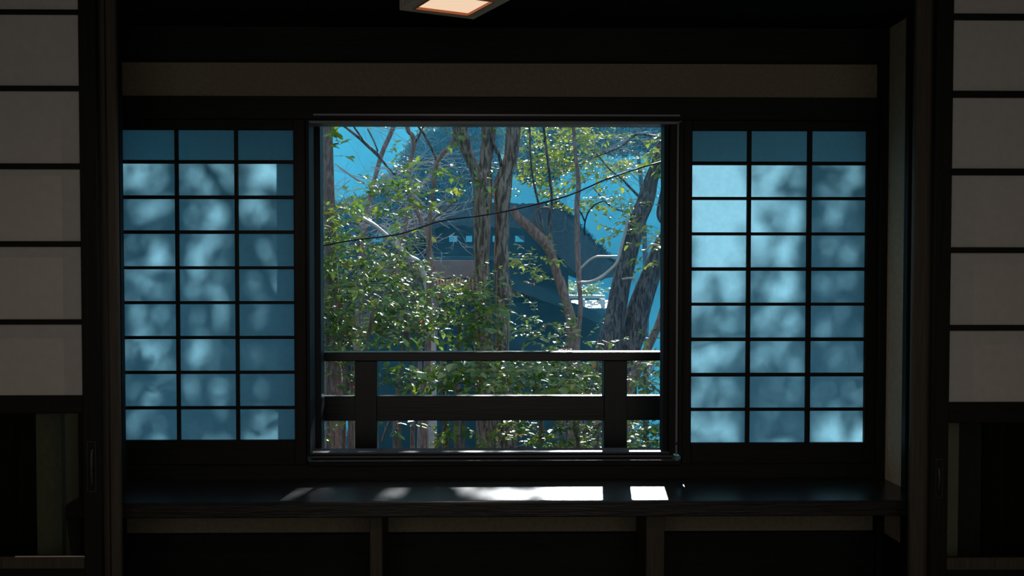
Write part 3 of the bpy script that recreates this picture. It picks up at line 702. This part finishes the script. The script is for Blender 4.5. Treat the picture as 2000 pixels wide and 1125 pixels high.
shrub('broadleaf_bush', 'bush of broad dark leaves seen between the railing posts, left of middle', 850, 7.6,
      [[foot(872, 7.6, 18), (870, 860, 14), (865, 780, 11), (862, 700, 8)], [foot(900, 7.7, 12), (905, 840, 8), (890, 760, 6)], [foot(775, 7.7, 14), (772, 850, 10), (760, 826, 7), (745, 865, 4)]],
      [(800, 740, 60, 30, 7.6, .3, 22, .22, .065, (.0, .8)), (880, 735, 60, 32, 7.5, .3, 36, .22, .07, (.0, .8)), (940, 750, 36, 26, 7.5, .3, 20, .2, .06, (.3, .95)), (885, 842, 45, 22, 7.5, .2, 12, .2, .055, (.4, .93)), (780, 838, 30, 10, 7.6, .2, 4, .2, .06, (.1, .6)), (890, 868, 30, 8, 7.3, .1, 3, .14, .06, (.75, .92))], 'lgreen', 130)
shrub('broadleaf_bush', 'yellow-green leafy bush seen between the railing posts, right of middle', 1080, 7.8,
      [[foot(1062, 7.8, 14), (1058, 860, 11), (1048, 800, 10), (1040, 720, 7)], [foot(1150, 7.9, 14), (1130, 870, 10), (1125, 850, 9), (1160, 835, 8), (1176, 825, 6)]],
      [(1010, 735, 60, 34, 7.8, .35, 46, .24, .052, (.1, .95)), (1085, 735, 55, 34, 7.8, .35, 46, .24, .06, (.1, .95)), (1150, 735, 34, 34, 7.8, .3, 26, .22, .052, g1), (1100, 745, 24, 20, 7.4, .1, 6, .16, .08, (.6, .92)),
       (1030, 850, 70, 28, 7.8, .3, 22, .24, .05, (.3, .93)), (1120, 850, 60, 30, 7.8, .3, 30, .22, .05, g1), (1085, 690, 60, 12, 7.9, .2, 12, .2, .045, g1)], 'lgreen', 160)
shrub('small_leaf_bush', 'small-leaved shiny bush to the right of the right railing post', 1262, 7.4,
      [[foot(1262, 7.4, 10), (1260, 850, 8), (1258, 760, 6), (1262, 700, 4)]],
      [(1262, 735, 32, 34, 7.4, .3, 26, .22, .05, g1), (1262, 850, 34, 32, 7.3, .35, 52, .2, .052, g1), (1245, 830, 10, 8, 7.0, .05, 2, .14, .08, (.85, .92))], 'lgreen', 110)
shrub('small_leaf_bush', 'low sprig of leaves growing up behind the handrail beside the crooked tree', 1105, 8.8,
      [[foot(1100, 8.8, 8), (1102, 800, 6), (1105, 700, 4), (1106, 640, 3)]],
      [(1103, 640, 14, 26, 8.6, .15, 9, .14, .05, (.4, .93)), (1040, 660, 40, 14, 8.8, .2, 9, .2, .045, (.2, .9)), (1160, 665, 24, 10, 8.8, .2, 5, .2, .045, (.3, .9)), (1040, 618, 35, 14, 9.6, .2, 6, .2, .05, (.1, .5))], 'lgreen', 50)
shrub('small_leaf_bush', 'sparse pale sprig low between the posts with white arched twigs', 1000, 8.2,
      [[foot(980, 8.2, 6), (985, 870, 5), (975, 838, 5), (995, 826, 4), (1028, 832, 3)], [foot(1050, 8.2, 6), (1060, 880, 4), (1035, 868, 4), (1005, 876, 3)], [(876, 765, 3), (872, 752, 3), (884, 745, 3), (898, 750, 2)]],
      [(1000, 850, 26, 20, 8.1, .15, 5, .15, .05, (.5, .93))], 'lgreen', 20)

# ---- unseen leaves added along sun rays above the view to shade panes and shelf
bL = [[0, 0, 0], [.45, .4, .5], [.2, .4, .3], [.15, .6, .12], [.25, .35, .2], [.2, .15, .12], [.45, .22, .05], [.25, .15, .03], [.12, .02, .25]]
bR = [[.3, .2, .1], [1, .6, .2], [1, .75, .2], [.95, .65, .15], [.7, .7, .12], [.5, .45, .05], [.7, .5, .12], [.4, .1, .2], [.45, .08, .65]]
CT = []
def shade(x, z, n, spread=.5, sz=.085):
    for _ in range(n):
        t = rnd.uniform(5.6, 7.4) if sz > .055 else rnd.uniform(5.5, 5.9)
        xx, zz = x() if callable(x) else x, z() if callable(z) else z
        p = Vector((xx+.12*t, YW+t, zz+.46*t))
        no = (SUN + rv(.5)).normalized(); ax = no.cross(rv(1)).normalized()
        s_ = sz*rnd.uniform(.7, 1.2)
        CT.append((p, ax, no, s_, s_*.55, rnd.uniform(.1, .9)))
def cover(x0, x1, z0, z1, b, sz=.085):
    tau = -3.0*math.log(max(b, .04)); area = (x1-x0)*(z1-z0)*.92; n = tau*area/(.72*.55*sz*sz*.85)
    n = int(n + rnd.random())
    k = max(1, n//3)   # clumped around a few centres
    cs = [(rnd.uniform(x0, x1), rnd.uniform(z0, z1)) for _ in range(k)]
    for i in range(n):
        c = cs[i % k]
        sx = .35*(x1-x0) if b > .25 else .6*(x1-x0)
        shade(max(x0, min(x1, c[0]+rnd.gauss(0, sx))), max(z0, min(z1, c[1]+rnd.gauss(0, .4*(z1-z0)))), 1, sz=sz)
for cols, rows, bb in ((colL, zrL, bL), (colR, zrR, bR)):
    for r in range(1, 9):
        for c in range(3):
            cover(cols[c][0]-.01, cols[c][1]+.01, rows[r][0]-.008, rows[r][1]+.008, bb[r][c], .072)
xp = lambda px, d: (px-935)/F*d
HOLES = [(575, 34, .600, .10), (742, 34, .615, .045), (778, 44, .590, .04), (745, 14, .645, .02), (905, 20, .545, .014), (935, 22, .600, .024), (980, 30, .600, .036),
         (1032, 30, .595, .026), (1000, 50, .650, .012), (690, 24, .735, .02), (740, 26, .725, .018), (800, 30, .735, .014), (850, 20, .72, .02), (900, 30, .735, .016), (960, 36, .725, .02), (1020, 30, .73, .02)]
for _ in range(2600):
    x = rnd.uniform(xp(590, 4.38), xp(1068, 4.38)); z_ = rnd.uniform(.52, .785)
    pxx = 935 + (x/4.38)*F
    if any(((pxx-h_[0])/(h_[1]+11))**2 + ((z_-h_[2])/(h_[3]+.019))**2 < 1 for h_ in HOLES): continue
    shade(x+.038, z_, 1, sz=.05)
cover(xp(600, YW), xp(1030, YW), .78, 2.0, .12)
cover(xp(1030, YW), xp(1320, YW), .86, 2.0, .2)
CT = [t for t in CT if not in_view(t[0])]
me = leaf_mesh('shade_foliage', CT, M['lgreen']); link('shade_foliage', me, t1)['kind'] = 'stuff'
limb(t1, 'branch', [(962, 20, 16), (1010, -120, 12), (1120, -240, 8), (1250, -330, 5)], D1+1.5, 'bark', 8)
limb(t1, 'branch', [(880, 60, 16), (820, -60, 12), (720, -160, 8), (620, -230, 5)], D1+1.2, 'bark', 8)

# ================================================================ THATCHED HOUSE
H0 = 16.0
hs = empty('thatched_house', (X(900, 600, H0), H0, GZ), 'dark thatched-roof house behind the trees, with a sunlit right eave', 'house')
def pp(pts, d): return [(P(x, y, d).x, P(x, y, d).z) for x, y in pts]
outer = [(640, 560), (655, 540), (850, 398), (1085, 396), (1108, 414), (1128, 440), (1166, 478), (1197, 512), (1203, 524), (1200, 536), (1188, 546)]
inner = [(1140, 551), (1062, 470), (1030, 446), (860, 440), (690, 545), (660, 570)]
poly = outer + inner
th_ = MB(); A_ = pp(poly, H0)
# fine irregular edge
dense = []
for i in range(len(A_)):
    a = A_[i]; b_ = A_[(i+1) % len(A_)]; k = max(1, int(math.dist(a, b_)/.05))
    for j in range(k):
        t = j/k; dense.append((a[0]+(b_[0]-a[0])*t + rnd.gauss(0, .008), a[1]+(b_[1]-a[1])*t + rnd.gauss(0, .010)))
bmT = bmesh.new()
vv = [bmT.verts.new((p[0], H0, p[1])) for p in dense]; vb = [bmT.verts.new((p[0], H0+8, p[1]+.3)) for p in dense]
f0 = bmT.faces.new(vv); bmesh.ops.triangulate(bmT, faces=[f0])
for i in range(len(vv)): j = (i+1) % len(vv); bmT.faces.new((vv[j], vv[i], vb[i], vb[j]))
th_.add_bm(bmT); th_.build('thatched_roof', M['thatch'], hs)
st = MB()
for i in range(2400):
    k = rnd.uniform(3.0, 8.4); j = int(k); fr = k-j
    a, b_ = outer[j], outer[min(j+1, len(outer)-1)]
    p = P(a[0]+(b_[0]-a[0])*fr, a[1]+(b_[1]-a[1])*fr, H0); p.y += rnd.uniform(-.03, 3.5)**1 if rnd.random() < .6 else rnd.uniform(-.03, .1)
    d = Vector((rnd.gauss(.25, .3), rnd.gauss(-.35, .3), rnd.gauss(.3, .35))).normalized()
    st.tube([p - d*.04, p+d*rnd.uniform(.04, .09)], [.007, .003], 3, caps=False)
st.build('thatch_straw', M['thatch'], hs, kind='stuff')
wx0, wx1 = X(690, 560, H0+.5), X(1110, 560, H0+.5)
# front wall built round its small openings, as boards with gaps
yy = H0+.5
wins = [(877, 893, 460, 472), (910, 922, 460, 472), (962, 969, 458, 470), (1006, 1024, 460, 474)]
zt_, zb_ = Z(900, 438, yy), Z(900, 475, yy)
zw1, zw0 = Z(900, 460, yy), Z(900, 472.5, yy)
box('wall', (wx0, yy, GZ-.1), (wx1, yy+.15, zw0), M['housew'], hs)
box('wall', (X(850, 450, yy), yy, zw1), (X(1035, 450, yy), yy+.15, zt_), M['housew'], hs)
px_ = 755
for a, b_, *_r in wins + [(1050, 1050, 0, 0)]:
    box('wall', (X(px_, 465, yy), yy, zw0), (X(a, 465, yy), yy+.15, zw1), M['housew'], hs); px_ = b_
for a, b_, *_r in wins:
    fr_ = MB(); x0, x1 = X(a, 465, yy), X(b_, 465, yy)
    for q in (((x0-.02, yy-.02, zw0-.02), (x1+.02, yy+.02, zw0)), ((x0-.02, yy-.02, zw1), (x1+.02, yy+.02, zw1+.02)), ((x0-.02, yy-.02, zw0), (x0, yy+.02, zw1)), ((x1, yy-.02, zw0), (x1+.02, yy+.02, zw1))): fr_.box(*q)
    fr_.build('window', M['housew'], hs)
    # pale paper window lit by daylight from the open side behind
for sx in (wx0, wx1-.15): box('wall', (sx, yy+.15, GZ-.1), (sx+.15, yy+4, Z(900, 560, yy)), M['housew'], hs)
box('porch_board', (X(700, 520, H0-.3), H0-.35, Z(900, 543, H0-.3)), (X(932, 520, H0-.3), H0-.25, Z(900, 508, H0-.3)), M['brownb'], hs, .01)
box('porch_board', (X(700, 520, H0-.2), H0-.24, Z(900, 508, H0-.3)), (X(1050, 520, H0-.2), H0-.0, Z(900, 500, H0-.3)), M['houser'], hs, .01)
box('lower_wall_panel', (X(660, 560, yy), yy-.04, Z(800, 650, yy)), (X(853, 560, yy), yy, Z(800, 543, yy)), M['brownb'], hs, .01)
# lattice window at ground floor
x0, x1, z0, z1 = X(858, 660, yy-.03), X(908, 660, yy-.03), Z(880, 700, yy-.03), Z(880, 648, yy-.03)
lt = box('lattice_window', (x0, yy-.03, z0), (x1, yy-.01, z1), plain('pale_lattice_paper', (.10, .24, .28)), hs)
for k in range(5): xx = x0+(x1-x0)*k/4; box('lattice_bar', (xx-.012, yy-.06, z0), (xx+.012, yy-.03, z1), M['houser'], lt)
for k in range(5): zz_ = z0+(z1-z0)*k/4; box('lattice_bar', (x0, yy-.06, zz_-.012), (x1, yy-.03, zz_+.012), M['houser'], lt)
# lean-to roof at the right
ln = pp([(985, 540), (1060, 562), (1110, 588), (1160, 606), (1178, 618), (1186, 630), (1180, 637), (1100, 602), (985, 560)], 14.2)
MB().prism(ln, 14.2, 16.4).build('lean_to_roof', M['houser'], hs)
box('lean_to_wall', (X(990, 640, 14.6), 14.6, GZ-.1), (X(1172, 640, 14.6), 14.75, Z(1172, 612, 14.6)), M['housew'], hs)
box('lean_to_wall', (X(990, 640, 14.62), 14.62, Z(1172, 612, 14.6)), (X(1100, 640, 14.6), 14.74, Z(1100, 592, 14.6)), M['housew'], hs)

# hanging red strips under the porch
def fringe(px0, px1, py0, n, lab):
    r = empty('hanging_fringe', P((px0+px1)/2, py0, H0-.5), lab, 'banner')
    for i in range(n):
        x = px0 + (px1-px0)*(i+.5)/n; d = H0-.5
        a = P(x, py0, d); b_ = P(x+rnd.uniform(-1, 1), py0+rnd.uniform(22, 34), d); w = (px1-px0)/n*.46/F*d
        m_ = a.lerp(b_, .55)
        MB().tube([a, m_, b_], [w*.6, w, w*.25], 6).build('strip', M['red'], r, True)
    return r
fringe(846, 926, 545, 13, 'row of red-orange hanging strips under the porch board, left of the twin trunks')
fringe(1002, 1046, 552, 7, 'row of red-orange hanging strips right of the twin trunks')
# cable
cp = [(560, 498), (630, 480), (690, 469), (780, 457), (860, 432), (940, 421), (1000, 410), (1090, 388), (1130, 374), (1180, 352), (1240, 331), (1298, 314), (1380, 288)]
q = spline([tuple(P(a, b_, 7.2)) for a, b_ in cp], 6)
tag(MB().tube([tuple(a) for a in q], [.0055]*len(q), 6).build('cable', M['cable'], None, True), 'thin black cable strung across the trees outside the window', 'cable')

# white parapet and planter far right
pr = empty('white_parapet', P(1160, 600, 26), 'small bright white parapet with three panels beyond the lean-to roof', 'parapet')
for a, b_ in ((1118, 1139), (1143, 1178), (1181, 1207)):
    x0, x1 = X(a, 594, 26), X(b_, 594, 26); y0 = 26
    n_ = MB(); zz0, zz1 = Z(a, 601, 26), Z(a, 588, 26)
    n_.v = [(x0, 26, zz0), (x1, 26, zz0), (x1, 26.9, zz1), (x0, 26.9, zz1), (x0, 26, zz0-.05), (x1, 26, zz0-.05), (x1, 26.95, zz1-.05), (x0, 26.95, zz1-.05)]
    n_.f = [[0, 1, 2, 3], [7, 6, 5, 4], [0, 4, 5, 1], [1, 5, 6, 2], [2, 6, 7, 3], [3, 7, 4, 0]]
    n_.build('panel', M['white'], pr)
for a in (1141, 1179.5): box('post', (X(a-1.2, 594, 26), 25.9, Z(a, 604, 26)), (X(a+1.2, 594, 26), 26.9, Z(a, 584, 26)), M['white'], pr)
box('base', (X(1110, 610, 26), 26, GZ-.3), (X(1207, 610, 26), 27, Z(1150, 603, 26)), M['housew'], pr)
pt = empty('roof_planter', P(1150, 578, 27.2), 'planter ledge of sunlit leaves under the thatched eave', 'planter')
box('ledge', (X(1070, 580, 27.2), 27.2, Z(1150, 583, 27.2)), (X(1182, 580, 27.2), 28.0, Z(1150, 577, 27.2)), M['white'], pt)
box('support', (X(1075, 580, 27.4), 27.4, GZ-.3), (X(1178, 580, 27.4), 27.9, Z(1150, 583, 27.2)), M['housew'], pt)
foliage(pt, [(1150, 566, 30, 9, 27.4, .2, 34, .3, .14, (.3, .95)), (1095, 566, 30, 12, 27.4, .2, 30, .3, .14, (.3, .95))], 'lyel', 0)

# ---- distant evergreens
def evergreen(label, px, dp, regs, tr):
    r = empty('evergreen_tree', gbase(px, dp), label, 'tree', None)
    limb(r, 'trunk', tr, dp, 'barkd', 8, .05)
    T = []
    for cx, cy, rx, ry, ds, n, sz in regs:
        for _ in range(n):
            x, y = px_rand((cx, cy, rx, ry)); p = P(x, y, dp+rnd.uniform(-ds, ds))
            T.append((p, rv(1).normalized(), rv(1).normalized(), sz*rnd.uniform(.6, 1.3), sz*rnd.uniform(.3, .5), rnd.random()))
    finish(r, T, None, 'ldark', 0)
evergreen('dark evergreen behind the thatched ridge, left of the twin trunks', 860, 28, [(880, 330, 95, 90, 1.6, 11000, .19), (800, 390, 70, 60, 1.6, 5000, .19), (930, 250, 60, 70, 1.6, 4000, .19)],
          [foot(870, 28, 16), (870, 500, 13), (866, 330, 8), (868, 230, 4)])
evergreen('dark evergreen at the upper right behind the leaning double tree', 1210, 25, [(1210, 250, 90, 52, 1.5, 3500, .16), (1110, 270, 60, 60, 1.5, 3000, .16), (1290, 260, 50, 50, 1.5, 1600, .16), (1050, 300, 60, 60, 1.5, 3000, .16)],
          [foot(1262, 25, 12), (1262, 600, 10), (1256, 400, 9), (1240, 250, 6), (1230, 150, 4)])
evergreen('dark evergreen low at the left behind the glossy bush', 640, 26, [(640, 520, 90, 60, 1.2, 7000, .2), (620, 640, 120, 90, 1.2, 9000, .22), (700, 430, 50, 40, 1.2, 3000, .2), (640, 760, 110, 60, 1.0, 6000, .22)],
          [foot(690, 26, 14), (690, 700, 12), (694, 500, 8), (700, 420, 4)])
# stems seen low between the bushes
for k, (a, b_, w) in enumerate(((820, 824, 12), (838, 832, 9), (1112, 1116, 9), (1090, 1086, 5))):
    r = empty('garden_stem', gbase(a, 10+.3*k), ('pale stem low left of the middle, the thicker of a close pair', 'pale stem low left of the middle, the thinner of a close pair', 'slim stem low between the posts under the slender grey tree', 'thinnest stem low between the posts, right of middle')[k], 'tree')
    limb(r, 'trunk', [foot(a, 10+.3*k, w*1.6), (a, 880, w), (b_, 780, w*.9), (a, 720, w*.7), (b_, 660, w*.4)], 10+.3*k, 'barkg', 8, .06)

# ---- dry leaves on the handrail
for k, (px, sz, ti) in enumerate(((1088, .05, .99), (1098, .055, .99), (1108, .05, .97), (1120, .045, .99), (1076, .045, .6))):
    p = P(px, 683, YR+.03); p.z = zh1+.004
    me = leaf_mesh('dry_leaf', [((0, 0, 0), (rnd.uniform(-1, 1), rnd.uniform(-.4, .4), .28), (0, -.3, 1), sz, sz*.55, ti)], M['lgreen'])
    o_ = link('dry_leaf', me); o_.location = p
    tag(o_, ('reddish dry leaf on the handrail, second from the left', 'largest reddish dry leaf on the handrail, in the middle', 'reddish dry leaf on the handrail, second from the right', 'small reddish dry leaf on the handrail, the rightmost', 'green fallen leaf on the handrail, the leftmost')[k], 'leaf', 'fallen leaves on the handrail')
